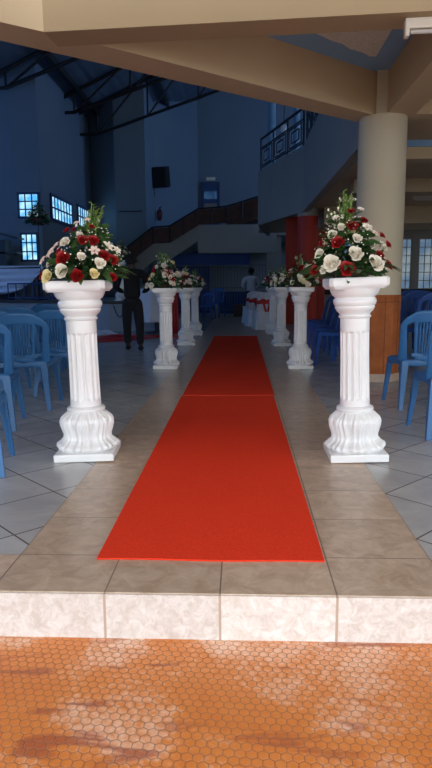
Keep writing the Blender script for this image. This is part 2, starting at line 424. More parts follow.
# stage ----------------------------------------------------
struct(MB().prism([(-11.8, 17.4), (-6.9, 17.2), (-3.3, 15.3), (-2.3, 15.3), (-2.3, 20.5), (-3.7, 24.4), (-4.9, 24.4), (-6.0, 25.6), (-5.9, 19.0), (-11.8, 19.0)], 0, .66).build('stage', M['stage']))
struct(MB().prism([(-11.8, 17.36), (-6.92, 17.16), (-3.3, 15.26), (-2.26, 15.26), (-2.26, 15.6), (-3.3, 15.6), (-6.9, 17.5), (-11.8, 17.7)], .66, .73).build('stage_edge', M['stage_top']))
struct(MB().bx(-2.3, -1.45, 15.3, 16.4, 0, .3).build('stage_step', M['stage']))

# ------------------------------------------------------------------ right balcony / gallery
BL = [(1.47, 15.5), (.47, 18.9)]
mb = MB()
slantbox(mb, (1.47, 15.5), (.47, 18.9), -.15, 2.84, 4.36)       # left face
struct(mb.build('balcony_parapet', M['balcony']))
mb = MB(); mb.prism([(1.50, 7.55), (1.47, 15.5), (1.62, 15.5), (1.65, 7.55)], 2.84, 4.36); struct(mb.build('balcony_side', M['balcony']))
mb = MB(); mb.prism([(1.62, 7.5), (1.60, 15.5), (.60, 18.9), (.60, 23.0), (12, 23), (12, 7.5)], 2.95, 3.2); struct(mb.build('balcony_slab', M['cream']))
mb = MB(); mb.prism([(.47, 18.9), (.60, 18.9), (1.0, 22.9), (.9, 23)], 2.84, 4.36); struct(mb.build('balcony_return', M['balcony']))
# beams under balcony
for y, z0, t in ((8.6, 2.72, .3), (11.6, 2.72, .3), (15.6, 2.55, 1.9)):
    struct(MB().bx(2.0, 11.9, y, y+t, z0, 2.95).build('beam_underside', M['cream']))
struct(MB().bx(2.0, 11.9, 8.57, 8.60, 2.87, 2.95).build('trim_1', M['blue_band']))
# right hand outer wall under the balcony with windows
WY = 19.0
mb = MB()
mb.bx(1.9, 11.9, WY, WY+.25, 0, .95)
mb.bx(1.9, 11.9, WY, WY+.25, 2.42, 2.95)
xs = [(1.9, 3.15), (3.72, 4.62), (5.02, 5.22), (5.85, 6.4), (7.0, 11.9)]
mb2 = [(1.9, 3.0), (3.45, 4.62), (5.04, 5.26), (5.80, 6.6), (7.1, 11.9)]
for a, b_ in mb2: mb.bx(a, b_, WY, WY+.25, .95, 2.42)
struct(mb.build('wall_right_rear', M['wall_dim']))
for i, (a, b_) in enumerate(((3.0, 3.45), (4.62, 5.04), (5.26, 5.80), (6.6, 7.1))):
    window('window_%d' % (6+i), (a, WY+.1, .95), (1, 0), b_-a, 1.47, 3, 6, 'pane_pale', 'frame_pale', bar=.022)
struct(MB().bx(1.9, 11.9, WY-.12, WY, .80, .95).build('trim_2', M['black']))
# red pillars
mb = MB(); mb.lathe([(.255, 0), (.255, 2.76)], 36, (1.63, 15.9)); struct(mb.build('column_red', M['red_wall'], smooth=True, angle=60))
mb = MB(); mb.lathe([(.265, 2.76), (.265, 2.95)], 36, (1.63, 15.9)); struct(mb.build('column_capital_band', M['balcony'], smooth=True, angle=60))
struct(MB().bx(1.22, 2.3, 17.6, 17.8, 0, 2.95).build('wall_red', M['red_wall']))
# second tube light below the slab
lf2 = empty('tube_light', (4.3, 13.9, 2.95)); tag(lf2, 'slim pale tube light under the gallery slab, right of the cream column', 'light')
MB().box((0, 0, -.03), (1.3, .08, .06)).build('housing', M['enamel'], lf2)
MB().tube([(-.6, 0, -.075), (.6, 0, -.075)], .014, 8).build('tube', M['tube'], lf2)

# balcony railing on the left face and along the side
def railing(name, a, b, zt0, zt1, h, npan, label, m='rail', pattern=True):
    a = Vector((*a, zt0)); b = Vector((*b, zt1))
    root = empty(name, a); tag(root, label, 'railing')
    d = b-a; up = Vector((0, 0, h))
    MB().tube([up, d+up], .035, 6).build('handrail', M[m], root)
    MB().tube([up*.72, d+up*.72], .02, 6).build('middle_rail', M[m], root)
    MB().tube([up*.1, d+up*.1], .02, 6).build('bottom_rail', M[m], root)
    for k in range(npan+1):
        MB().tube([d*(k/npan), d*(k/npan)+up], .028, 6).build('post', M[m], root)
    if pattern:
        for k in range(npan):
            mb = MB()
            def P(u, v): return d*((k+u)/npan)+up*v
            for (u0, v0, u1, v1) in ((.12, .16, .88, .66), (.28, .27, .72, .55)):
                q = [P(u0, v0), P(u1, v0), P(u1, v1), P(u0, v1), P(u0, v0)]
                for s, e in zip(q, q[1:]): mb.tube([s, e], .02, 4)
            mb.tube([P(.5, .16), P(.5, .27)], .016, 4); mb.tube([P(.5, .55), P(.5, .66)], .016, 4)
            mb.build('square_scroll', M[m], root)
    return root
railing('balcony_railing', (1.47, 15.6), (.55, 18.8), 4.36, 4.36, .88, 3, 'dark metal railing with square scroll panels on the white balcony corner')
railing('balcony_railing', (1.56, 8.2), (1.54, 15.5), 4.36, 4.36, .88, 7, 'dark metal railing running over the long side of the white balcony')
lp = empty('wall_lamp', (1.25, 19.5, 5.75)); tag(lp, 'small white lamp hanging above the balcony railing', 'lamp')
MB().tube([(0, 0, .05), (0, 0, .6)], .012, 6).build('lamp_stem', M['black'], lp)
MB().lathe([(.04, .06), (.09, 0), (.11, -.10), (.07, -.16)], 16).build('lamp_shade', M['lampglass'], lp, smooth=True)
for x, lab in ((.95, 'pale blue round post behind the balcony railing, left of the hanging lamp'), (1.55, 'pale blue round post behind the balcony railing, right of the hanging lamp')):
    pass
mb = MB(); mb.lathe([(.13, 3.2), (.13, roofz(.95)-.05)], 16, (.95, 21)); struct(mb.build('gallery_post', M['blue_post'], smooth=True, angle=60))
mb = MB(); mb.lathe([(.10, 3.2), (.10, roofz(1.75)-.05)], 16, (1.75, 21)); struct(mb.build('gallery_post_slim', M['blue_post'], smooth=True, angle=60))

# ------------------------------------------------------------------ rear gallery, stairs
mb = MB(); mb.bx(-1.67, 1.3, 24.0, 24.15, 2.30, 3.35); struct(mb.build('gallery_fascia', M['balcony']))
mb = MB(); mb.bx(-1.67, 3.0, 24.15, 29.95, 2.95, 3.2); struct(mb.build('gallery_slab', M['wall_dim']))
struct(MB().bx(.95, 1.5, 24.3, 24.8, 0, 2.95).build('gallery_pier', M['balcony']))
# sloping stair strings
def slope(name, pts, y0, y1, th, m):
    mb = MB()
    for (x0, z0), (x1, z1) in zip(pts, pts[1:]):
        vs = [(x0, y0, z0), (x1, y0, z1), (x1, y0, z1+th), (x0, y0, z0+th)]
        a = [mb.bm.verts.new(v) for v in vs]; b = [mb.bm.verts.new((v[0], y1, v[2])) for v in vs]
        mb.bm.faces.new(a); mb.bm.faces.new(b[::-1])
        for i in range(4):
            j = (i+1) % 4; mb.bm.faces.new((a[i], b[i], b[j], a[j]))
    return mb.build(name, M[m])
struct(slope('stair_string', [(-4.3, 1.30), (-3.35, 2.05), (-2.72, 2.08), (-1.67, 2.75)], 23.9, 24.1, .62, 'balcony'))
# timber panelled balustrade over the string
def balustrade(name, pts, y, h, label, npan):
    root = empty(name, (pts[0][0], y, pts[0][1])); tag(root, label, 'balustrade')
    ox, oz = pts[0]
    for (x0, z0), (x1, z1) in zip(pts, pts[1:]):
        mb = MB()
        vs = [(x0-ox, z0-oz), (x1-ox, z1-oz), (x1-ox, z1-oz+h), (x0-ox, z0-oz+h)]
        a = [mb.bm.verts.new((v[0], 0, v[1])) for v in vs]; b = [mb.bm.verts.new((v[0], .06, v[1])) for v in vs]
        mb.bm.faces.new(a); mb.bm.faces.new(b[::-1])
        for i in range(4):
            j = (i+1) % 4; mb.bm.faces.new((a[i], b[i], b[j], a[j]))
        mb.build('timber_panel', M['timber'], root)
        MB().tube([(x0-ox, .0, z0-oz+h+.04), (x1-ox, .0, z1-oz+h+.04)], .035, 6).build('handrail', M['steel'], root)
        n = max(1, round(math.hypot(x1-x0, z1-z0)/.55))
        for k in range(n+1):
            x = x0+(x1-x0)*k/n; z = z0+(z1-z0)*k/n
            MB().tube([(x-ox, -.02, z-oz-.02), (x-ox, -.02, z-oz+h+.05)], .025, 6).build('post', M['steel'], root)
    return root
balustrade('stair_balustrade', [(-4.75, 1.65), (-3.35, 2.67), (-2.72, 2.70), (-1.67, 3.30)], 23.84, .56, 'dark timber stair balustrade with black handrail climbing left to right at the rear', 4)
balustrade('gallery_balustrade', [(-1.67, 3.35), (-.6, 3.42), (1.25, 3.95)], 24.0, .55, 'dark red timber balustrade topping the white rear gallery, beside the balcony', 4)
# raked seating rise behind gallery balustrade
struct(slope('gallery_rise', [(-.6, 3.2), (1.25, 3.75)], 24.1, 26, .3, 'timber'))
# blue wall under stairs, header band, folding gate
struct(MB().prism([(-3.2, 25.2), (-1.3, 25.2), (-1.3, 25.4), (-3.2, 25.4)], 0, lambda x, y: 2.1+(x+3.2)*.25).build('wall_under_stair', M['blue_wall']))
struct(MB().bx(-3.4, .3, 24.3, 24.5, 1.86, 2.28).build('trim_3', M['blue_wall']))
gate = empty('folding_gate', (-3.3, 24.2, 0)); tag(gate, 'grey folding lattice gate across the opening below the rear gallery', 'gate')
mb = MB()
for k in range(40):
    x = .02+k*.107; mb.box((x, 0, 1.0), (.018, .02, 1.7))
mb.build('bars', M['curtain'], gate)
mb = MB()
for z in (.15, 1.0, 1.85): mb.box((2.1, 0, z), (4.2, .03, .03))
mb.build('cross_rails', M['curtain'], gate)
struct(MB().bx(-3.6, 2.2, 28.4, 28.6, 0, 2.95).build('wall_undercroft', M['wall_dim']))
bench = MB().bx(-.3, .55, 22.0, 22.5, 0, .42).build('low_cabinet', M['brown_box'], bevel=.01); tag(bench, 'low brown box at the far end of the aisle, left of the man in white', 'cabinet')
bb = MB().bx(-.9, .9, 24.3, 24.35, 0, .85).build('blue_panel', M['blue_wall']); tag(bb, 'low blue panel against the gate behind the man in white shirt', 'panel')

# door, sign, speaker, extinguisher on rear walls
dr = empty('door_1', (-1.47, 29.95, 3.2)); dr['kind'] = 'structure'
mb = MB(); mb.box((-.40, -.03, 1.3), (.07, .1, 2.6)); mb.box((.40, -.03, 1.3), (.07, .1, 2.6)); mb.box((0, -.03, 2.6), (.87, .1, .07)); mb.build('door_frame', M['frame_blue'], dr)
mb = MB(); mb.box((0, -.02, 1.28), (.74, .05, 2.56)); dl = mb.build('door_leaf', M['door'], dr)
MB().box((0, -.05, 2.05), (.60, .015, .35)).build('door_glass', M['pane_dim'], dl); MB().box((0, -.05, 1.5), (.60, .015, .35)).build('door_glass', M['wall_dim'], dl)
sg = MB().box((-1.45, 29.93, 5.98), (.42, .03, .14)).build('door_sign', M['enamel']); tag(sg, 'small pale sign plate on the wall above the blue door', 'sign')
spx = empty('wall_speaker', (-3.38, 26.7, 5.5)); tag(spx, 'black loudspeaker tilted down on a wall bracket high on the rear wall', 'speaker')
rot = Euler((math.radians(12), 0, math.radians(-12))).to_matrix()
cab = MB().box((0, 0, .05), (.66, .5, .82), rot).build('cabinet', M['black'], spx, bevel=.02)
MB().box(rot @ Vector((0, -.26, 0))+Vector((0, 0, .05)), (.58, .02, .74), rot).build('grille', M['steel'], cab)
MB().tube([(-.34, .1, -.2), (-.34, .45, -.62), (-.34, .6, -.62)], .025, 6).build('bracket', M['steel'], spx)
ex = empty('fire_extinguisher', (-3.53, 27.2, 3.85)); tag(ex, 'dull red fire extinguisher hung on the rear wall above the stairs', 'fire extinguisher')
MB().lathe([(.07, 0), (.10, .03), (.10, .36), (.06, .45), (.03, .47)], 16).build('cylinder_body', M['extinguisher'], ex, smooth=True)
vl = MB().tube([(0, 0, .46), (0, 0, .54), (.1, -.02, .56)], .022, 6).build('valve', M['black'], ex)
MB().tube([(.03, -.04, .5), (.12, -.08, .35), (.11, -.1, .1)], .015, 6).build('hose', M['black'], vl)
cb = MB().bx(-4.75, -3.85, 24.52, 24.58, 3.92, 3.96).build('wall_conduit', M['dark_wood']); tag(cb, 'thin dark horizontal conduit on the pale rear wall left of the speaker', 'conduit')

# ------------------------------------------------------------------ lectern, drape, stage railing
lec = empty('lectern', (-7.2, 18.55, .66)); tag(lec, 'dark lectern with slanted book top on the stage at left edge', 'lectern')
MB().box((0, 0, .9), (.55, .5, 1.8)).build('body', M['dark_wood'], lec)
MB().box((.1, 0, 1.98), (1.15, .6, .05), Euler((0, math.radians(14), 0)).to_matrix()).build('book_rest', M['dark_wood'], lec)
MB().box((.2, 0, 1.42), (.8, .5, .05)).build('shelf', M['dark_wood'], lec)
alt = empty('draped_table', (-6.72, 17.9, .73)); tag(alt, 'long table on the stage hung with swagged white cloth, beside the lectern', 'table')
MB().box((-.6, 0, .90), (3.2, .5, .05)).build('tabletop', M['dark_wood'], alt)
for x in (-2.0, .8):
    for y in (-.2, .2): MB().box((x, y, .44), (.05, .05, .88)).build('leg', M['dark_wood'], alt)
mb = MB()
def sw(u, v):
    x = -2.25+u*3.35
    k = (u*1.0) ; s = math.sin(PI*min(1, max(0, (x+1.45)/2.5)))**.7 if -1.45 < x < 1.05 else .0
    low = .10+.70*(s) if x > -1.45 else .55
    z = .95-v*low
    y = -.27-.05*math.sin(v*low*34+u*3)-.04*v
    return (x, y, z)
mb.grid(sw, 60, 30); mb.build('cloth', M['drape'], alt, smooth=True, solid=.006)
mb = MB(); mb.box((-.6, 0, .935), (3.35, .54, .012)); mb.build('cloth_top', M['drape'], alt)
rl = empty('stage_railing', (-6.6, 17.45, .73)); tag(rl, 'low blue metal railing at the stage edge beneath the white swag', 'railing')
for z in (.06, .45): MB().tube([(0, 0, z), (2.2, -.95, z)], .022, 6).build('rail_bar', M['blue_wall'], rl)
for k in range(9):
    MB().tube([(2.2*k/8, -.95*k/8, 0), (2.2*k/8, -.95*k/8, .45)], .016, 6).build('baluster', M['blue_wall'], rl)

# ------------------------------------------------------------------ pedestals
def pedestal(name='pedestal'):
    root = empty(name)
    W = .378
    mb = MB(); mb.box((0, 0, .025), (W, W, .05)); mb.build('plinth', M['plaster'], root, bevel=.008)
    # acanthus bulb base
    prof = [(.168, .05), (.182, .062), (.190, .075), (.184, .09), (.160, .105), (.144, .125), (.141, .15), (.150, .18), (.160, .21), (.163, .235), (.155, .26), (.136, .28), (.120, .295), (.112, .302)]
    P = []
    for (r0, z0), (r1, z1) in zip(prof, prof[1:]):
        for k in range(3): P.append((r0+(r1-r0)*k/3, z0+(z1-z0)*k/3))
    P.append(prof[-1])
    def fold(a, r, z, i):
        t = (z-.05)/.25
        w = math.sin(min(1, max(0, t))*PI)**.5 if 0 < t < 1 else 0
        ph = ((a*8/(2*PI)+.5) % 1.0)-.5           # 8 leaves, 0 = leaf centre
        e = abs(ph)*2
        # nested upright folds following the leaf outline
        out = e+.55*max(0, t-.45)**2*1.6
        ridge = .5+.5*math.cos(out*PI*3.6)
        gap = max(0, 1-(1-e)/.10)
        flare = .014*max(0, 1-t*3.2)*(1-e*.6)
        return r-.004*w+.012*(1-e*e)*w+flare+(ridge-.5)*.018*w-.014*gap*w
    mb = MB(); mb.lathe(P, 240, rf=fold); mb.build('leaf_base', M['plaster'], root, smooth=True)
    # shaft with ring and flutes
    mb = MB(); mb.lathe([(.108, .298), (.121, .302), (.124, .312), (.119, .324), (.104, .33), (.100, .335)], 48); mb.build('base_ring', M['plaster'], root, smooth=True)
    sp = []
    zs = [.335, .35, .365, .37, .375, .385] + [.385+(.76-.385)*k/10 for k in range(1, 11)] + [.77, .785, .793, .80, .805, .81, .85, .885]
    for z in zs: sp.append((.099-.003*math.sin((z-.335)/.55*PI)-.003*(z-.335)/.55, z))
    def flute(a, r, z, i):
        k = 14
        ph = (a*k/(2*PI)) % 1.0
        e = abs(ph-.5)*2
        zlo, zhi = .372, .805
        d = max(0, 1-(e/.72)**2) if e < .72 else 0
        t = 1
        if z < zlo or z > zhi: t = 0
        elif z < zlo+.012: t = (z-zlo)/.012
        elif z > zhi-.012: t = (zhi-z)/.012
        return r-.014*(d**.5)*t
    mb = MB(); mb.lathe(sp, 168, rf=flute); mb.build('fluted_shaft', M['plaster'], root, smooth=True, angle=50)
    cap = [(.094, .88), (.105, .888), (.107, .897), (.098, .905), (.104, .915), (.118, .928), (.128, .945), (.130, .952), (.126, .958), (.134, .966), (.140, .982), (.138, .998), (.128, 1.008), (.131, 1.014), (.143, 1.022), (.152, 1.036), (.160, 1.055), (.162, 1.062), (.164, 1.066)]
    mb = MB(); mb.lathe(cap, 64); mb.build('capital', M['plaster'], root, smooth=True, angle=60)
    # concave sided abacus slab
    def ab(w, cc, ch):
        pts = []
        for k in range(4):
            a0 = k*PI/2
            for j in range(9):
                t = -1+2*j/8
                x = w-cc*(1-t*t); y = t*(w-ch)
                pts.append((x*math.cos(a0)-y*math.sin(a0), x*math.sin(a0)+y*math.cos(a0)))
        return pts
    mb = MB()
    rings = [[mb.bm.verts.new((x, y, z)) for x, y in ab(w, .018, .022)] for w, z in ((.168, 1.062), (.178, 1.072), (.186, 1.080), (.188, 1.086), (.188, 1.122), (.182, 1.130))]
    for a, b in zip(rings, rings[1:]):
        for k in range(len(a)): mb.bm.faces.new((a[k], a[(k+1) % len(a)], b[(k+1) % len(a)], b[k]))
    mb.bm.faces.new(rings[0][::-1]); mb.bm.faces.new(rings[-1])
    mb.build('abacus', M['plaster'], root, smooth=True, angle=35)
    return root
PZ = 1.13

# ------------------------------------------------------------------ flowers
def rose_mesh(name, npet=15, seed=0, openn=1.0):
    rr = random.Random(seed)
    mb = MB()
    for i in range(npet):
        t = i/(npet-1)
        ph = i*2.39996+rr.uniform(-.2, .2)
        R_ = .12+.62*t**.9*openn; h = .92-.30*t; w = 1.25-.35*t
        lip = .04+.34*t**1.6*openn; z0 = -.35+.05*t
        def f(u, v, ph=ph, R_=R_, h=h, w=w, lip=lip, z0=z0, i=i):
            uu = (u*2-1)
            rad = R_*(.18+.82*math.sin(min(1, v*1.15)*PI/2)**.8)+lip*max(0, v-.6)**1.4*3.0
            edge = math.sqrt(max(0, 1-abs(uu)**2.6*v**2))
            ang = ph+uu*w*(.45+.55*edge)*min(1, .35+v*1.3)
            z = z0+h*v*(.72+.28*edge)*(1-.10*max(0, v-.8)*5*min(1, lip*3))
            rad *= 1+.05*math.sin(uu*5+i)
            return (rad*math.cos(ang), rad*math.sin(ang), z)
        mb.grid(f, 6, 5)
    mb.lathe([(.05, -.4), (.28, -.36), (.34, -.22), (.2, 0)], 10)
    return mb
def mk_mesh(mb, name, m):
    me = bpy.data.meshes.new(name); mb.bm.to_mesh(me); mb.bm.free(); me.materials.append(M[m])
    for p in me.polygons: p.use_smooth = True
    return me
ROSE = {}
for kk, mm in (('red', 'red_rose'), ('white', 'white_rose'), ('yellow', 'yellow_rose')):
    ROSE[kk] = [mk_mesh(rose_mesh('rose', 16, s, 1.0-.25*(s % 2)), 'rose_'+kk, mm) for s in range(3)]
def lily_mesh():
    mb = MB()
    for k in range(6):
        a = k*PI/3; w = .26 if k % 2 else .34
        def f(u, v, a=a, w=w):
            uu = u*2-1; ww = w*math.sin(min(1, v*.92+.08)*PI)**.7
            r = .15+.95*v; z = .55*v-.45*v**3
            x = r; y = uu*ww; z += .18*abs(uu)
            return (x*math.cos(a)-y*math.sin(a), x*math.sin(a)+y*math.cos(a), z)
        mb.grid(f, 4, 6)
    for k in range(5):
        a = k*1.256; mb.tube([(0, 0, 0), (.3*math.cos(a), .3*math.sin(a), .6)], .03, 4)
    return mb
LILY = mk_mesh(lily_mesh(), 'lily', 'pink_lily')
LILYW = LILY.copy(); LILYW.materials.clear(); LILYW.materials.append(M['white_rose'])

def leafblade(mb, base, d, L, W, bend=.3, roll=0):
    d = Vector(d).normalized(); up = Vector((0, 0, 1))
    s = d.cross(up)
    s = s.normalized() if s.length > .05 else Vector((1, 0, 0))
    nn = s.cross(d); s = (s*math.cos(roll)+nn*math.sin(roll)); nn = s.cross(d)
    base = Vector(base); prev = None
    for k in range(6):
        t = k/5; w = W*math.sin(PI*(t*.93+.04))**.8
        c = base+d*L*t-Vector((0, 0, 1))*bend*L*t*t
        a = [mb.bm.verts.new(c-s*w+nn*w*.3), mb.bm.verts.new(c), mb.bm.verts.new(c+s*w+nn*w*.3)]
        if prev:
            mb.bm.faces.new((prev[0], prev[1], a[1], a[0])); mb.bm.faces.new((prev[1], prev[2], a[2], a[1]))
        prev = a

def arrangement(loc, items, Rb, H, seed, label, detail=1.0, nback=16, apex=0.0, cat='flower arrangement', dark=False):
    """cone of roses with leaves. items: (x, z, r, kind) seen from the front (-y)"""
    rr = random.Random(seed)
    root = empty('flower_arrangement', loc); tag(root, label, cat, 'rose arrangements on the pedestals' if cat and not dark else None)
    def rad(z): return Rb*max(.05, (1-max(0, z)/H))**.75
    MB().lathe([(.10, 0), (.12, .02), (.12, .05), (.09, .07)], 20).build('tray', M['basket'], root, smooth=True)
    def put(p, r, kind, k):
        if kind == 'lily': me = LILY
        elif kind == 'wlily': me = LILYW
        else: me = ROSE[kind][k % 3]
        o = bpy.data.objects.new('lily' if 'lily' in kind else 'rose', me); C.objects.link(o); o.parent = root
        n = Vector((p[0]*1.0, p[1]*1.0, (.25+p[2]*.5)*.35+.04)).normalized()
        if len(items) and p[1] < 0: n = (n+Vector((0, -.5, .05))).normalized()
        o.rotation_mode = 'QUATERNION'; o.rotation_quaternion = n.to_track_quat('Z', 'Y')
        o.location = p; o.scale = (r*1.15,)*3
        if kind in ('white',): o['label'] = 'cream rose'
        elif kind == 'red': o['label'] = 'red rose'
        elif kind == 'yellow': o['label'] = 'pale yellow rose'
        elif kind == 'lily': o['label'] = 'pale pink lily'
        else: o['label'] = 'white lily'
    for k, (x, z, r, kind) in enumerate(items):
        q = max(rad(z)**2-(x-apex*max(0, z)/H)**2, .0009)
        put((x, -math.sqrt(q)*.95, z), r, kind, k)
    for k in range(nback):
        z = rr.uniform(.04, H*.6); a = rr.uniform(.15, PI-.15); rd = rad(z)*.95
        put((rd*math.cos(a), rd*math.sin(a), z), rr.uniform(.026, .038), rr.choice(['red', 'white', 'red', 'white', 'yellow']), k)
    # dense leaves
    mb = MB()
    for k in range(int(440*detail)):
        z = rr.uniform(.02, H*.85)*rr.uniform(.4, 1); a = rr.uniform(0, 2*PI)
        d = (math.cos(a), math.sin(a), rr.uniform(-.2, .9)); rd = rad(z)*rr.uniform(.15, .8)
        L = rr.uniform(.05, .10)*(1.25 if z < .1 else 1)
        leafblade(mb, (rd*math.cos(a)+apex*z/H, rd*math.sin(a), z), d, L, L*rr.uniform(.16, .28), rr.uniform(.1, .5), rr.uniform(-1, 1))
    for k in range(int(14*detail)):
        a = rr.uniform(0, 2*PI); leafblade(mb, (Rb*.5*math.cos(a), Rb*.5*math.sin(a), .08), (math.cos(a), math.sin(a), .1), rr.uniform(.15, .2), .016, .35, rr.uniform(-.5, .5))
    o = mb.build('foliage', M['leaf'], root, smooth=True); o['kind'] = 'stuff'
    # pale leafy spikes at the top
    mb = MB(); mw = MB()
    for k in range(15):
        a = rr.uniform(0, 2*PI); sp = rr.uniform(.0, .045)
        b0 = Vector((apex*.5+sp*math.cos(a), sp*math.sin(a), H*.5)); tip = Vector((apex+sp*2.3*math.cos(a), sp*2.3*math.sin(a), H*rr.uniform(.78, 1.05) if k else H*1.08))
        mb.tube([b0, tip], .0025, 4)
        for j in range(int(16*min(1, detail+.3))):
            t = rr.uniform(.15, 1); p = b0.lerp(tip, t); aa = rr.uniform(0, 2*PI)
            leafblade(mb, p, (math.cos(aa), math.sin(aa), .7), rr.uniform(.024, .048), .0095, .2)
            if k % 2 and j % 2: mw.ball(p+Vector((math.cos(aa), math.sin(aa), .4))*.015, .007, 5, (1, 1, 1.4))
    mb.build('leafy_spikes', M['leaf_light'], root)['label'] = 'light green leafy spikes at the top'
    # baby's breath
    for k in range(int(170*detail)):
        z = rr.uniform(.05, H*.75); a = rr.uniform(0, 2*PI); rd = rad(z)*rr.uniform(.85, 1.12)
        mw.ball((rd*math.cos(a)+apex*z/H, rd*math.sin(a), z), rr.uniform(.003, .0055), 4)
    o = mw.build('filler_blossoms', M['white_rose'], root); o['kind'] = 'stuff'; o['label'] = 'tiny white filler blossoms'
    return root

S = .0016   # metres per zoomed pixel in the close crops at 3.9 m (1/159/3.93)
def conv(lst, cx, base, k): return [((x-cx)*k, max(.01, (base-y)*k), r*k, c) for x, y, r, c in lst]
right_items = conv([(195, 128, 13, 'red'), (245, 162, 22, 'red'), (197, 185, 22, 'red'), (142, 245, 24, 'red'), (90, 247, 16, 'red'), (65, 345, 19, 'red'), (172, 342, 27, 'red'), (299, 292, 21, 'red'),
    (345, 325, 20, 'red'), (342, 250, 16, 'red'), (157, 190, 20, 'white'), (125, 215, 19, 'white'), (212, 232, 18, 'white'), (203, 290, 34, 'white'), (120, 322, 32, 'white'), (82, 283, 19, 'white'),
    (322, 258, 26, 'white'), (278, 322, 30, 'white'), (255, 190, 20, 'wlily'), (92, 345, 20, 'white'), (318, 215, 13, 'red'), (140, 152, 12, 'wlily'), (205, 85, 12, 'wlily'), (235, 120, 12, 'wlily'), (290, 210, 16, 'lily')], 205, 372, .0016)
left_items = conv([(180, 270, 31, 'red'), (247, 340, 33, 'red'), (257, 195, 22, 'red'), (300, 197, 22, 'red'), (150, 240, 18, 'red'), (342, 258, 24, 'red'), (372, 274, 22, 'red'), (378, 345, 21, 'red'),
    (65, 335, 18, 'red'), (172, 148, 15, 'red'), (200, 146, 13, 'red'), (288, 140, 12, 'red'), (175, 200, 23, 'white'), (243, 175, 20, 'white'), (182, 320, 29, 'white'), (113, 340, 27, 'yellow'), (95, 285, 24, 'white'),
    (258, 262, 18, 'white'), (330, 290, 23, 'white'), (312, 332, 25, 'yellow'), (105, 243, 26, 'lily'), (66, 275, 20, 'lily'), (350, 222, 22, 'wlily'), (378, 235, 18, 'wlily'), (305, 240, 20, 'lily'), (125, 212, 16, 'lily'), (215, 120, 12, 'lily'), (265, 110, 12, 'lily')], 232, 358, .00147)
def rand_items(seed, n, Rb, H):
    rr = random.Random(seed); out = []
    for k in range(n):
        z = rr.uniform(.03, H*.72); w = Rb*(1-z/H)**.75
        out.append((rr.uniform(-w, w), z, rr.uniform(.028, .042), rr.choice(['red', 'red', 'white', 'white', 'white', 'yellow', 'lily'])))
    return out

proto = pedestal()
G = 'white plaster pedestals lining the aisle'
spots = [  # x, y, rz, tilt(ry), scale, label, arrangement
 (-1.01, 3.93, math.radians(4), math.radians(-1.0), 1.0, 'white fluted plaster pedestal nearest on the left, foot on the white tiles'),
 (.73, 3.93, math.radians(0), math.radians(-1.6), 1.005, 'white fluted plaster pedestal nearest on the right, beside the brown cladded column'),
 (-1.02, 8.30, 0, 0, .945, 'white plaster pedestal, second from the front in the left row'),
 (.775, 8.30, 0, 0, .945, 'white plaster pedestal, second from the front in the right row'),
 (-1.05, 11.6, .1, 0, .935, 'white plaster pedestal, third from the front in the left row'),
 (.72, 11.45, .1, 0, .935, 'white plaster pedestal, third from the front in the right row'),
 (-1.05, 13.9, 0, 0, .93, 'white plaster pedestal, farthest in the left row'),
 (.70, 14.1, 0, 0, .93, 'white plaster pedestal, farthest in the right row'),
 (-3.05, 15.75, 0, 0, .95, 'white plaster pedestal up on the stage behind the man in black')]
for i, (x, y, rz, ry, s, lab) in enumerate(spots):
    o = proto if i == 0 else copy_tree(proto)
    z = .73 if i == 8 and False else (.66 if i == 8 else 0)
    o.location = (x, y, z+ (abs(math.sin(ry))*.2)); o.rotation_euler = (0, ry, rz); o.scale = (s, s, s) if i == 0 else ((.95, .95, 1.005) if i == 1 else (s*.93, s*.93, s))
    tag(o, lab, 'pedestal', G)
    o['_p'] = 0; del o['_p']
tops = []
for (x, y, rz, ry, s, lab) in spots:
    tops.append((x+math.sin(ry)*PZ*s, y, PZ*s+abs(math.sin(ry))*.2))
arrangement((tops[0][0]+.035, tops[0][1], tops[0][2]), left_items, .275, .43, 1, 'large arrangement of red, cream and pale yellow roses on the nearest left pedestal', 1.0, 16, apex=.07)
arrangement((tops[1][0]-.03, tops[1][1], tops[1][2]), right_items, .26, .48, 2, 'large arrangement of red and cream roses with tall green tip on nearest right pedestal', 1.0, 16, apex=-.05)
arrangement(tops[2], rand_items(11, 22, .27, .46), .27, .46, 3, 'rose arrangement with green tip on the second pedestal of the left row', .6, 6)
arrangement(tops[3], rand_items(12, 22, .27, .40), .27, .40, 4, 'rose arrangement on the second pedestal of the right row, by the red pillar', .6, 6)
arrangement(tops[4], rand_items(13, 20, .30, .38), .30, .38, 5, 'rose arrangement on the third pedestal of the left row', .45, 5)
arrangement(tops[5], rand_items(14, 20, .30, .38), .30, .38, 6, 'rose arrangement on the third pedestal of the right row', .45, 5)
arrangement(tops[6], rand_items(15, 18, .30, .38), .30, .38, 7, 'rose arrangement on the farthest pedestal of the left row', .4, 4)
arrangement(tops[7], rand_items(16, 18, .30, .38), .30, .38, 8, 'rose arrangement on the farthest pedestal of the right row', .4, 4)
arrangement((-3.05, 15.75, .66+PZ*.95), rand_items(17, 14, .34, .5), .34, .5, 9, 'dark flower arrangement on the stage pedestal, above the head of the man in black', .6, 4)
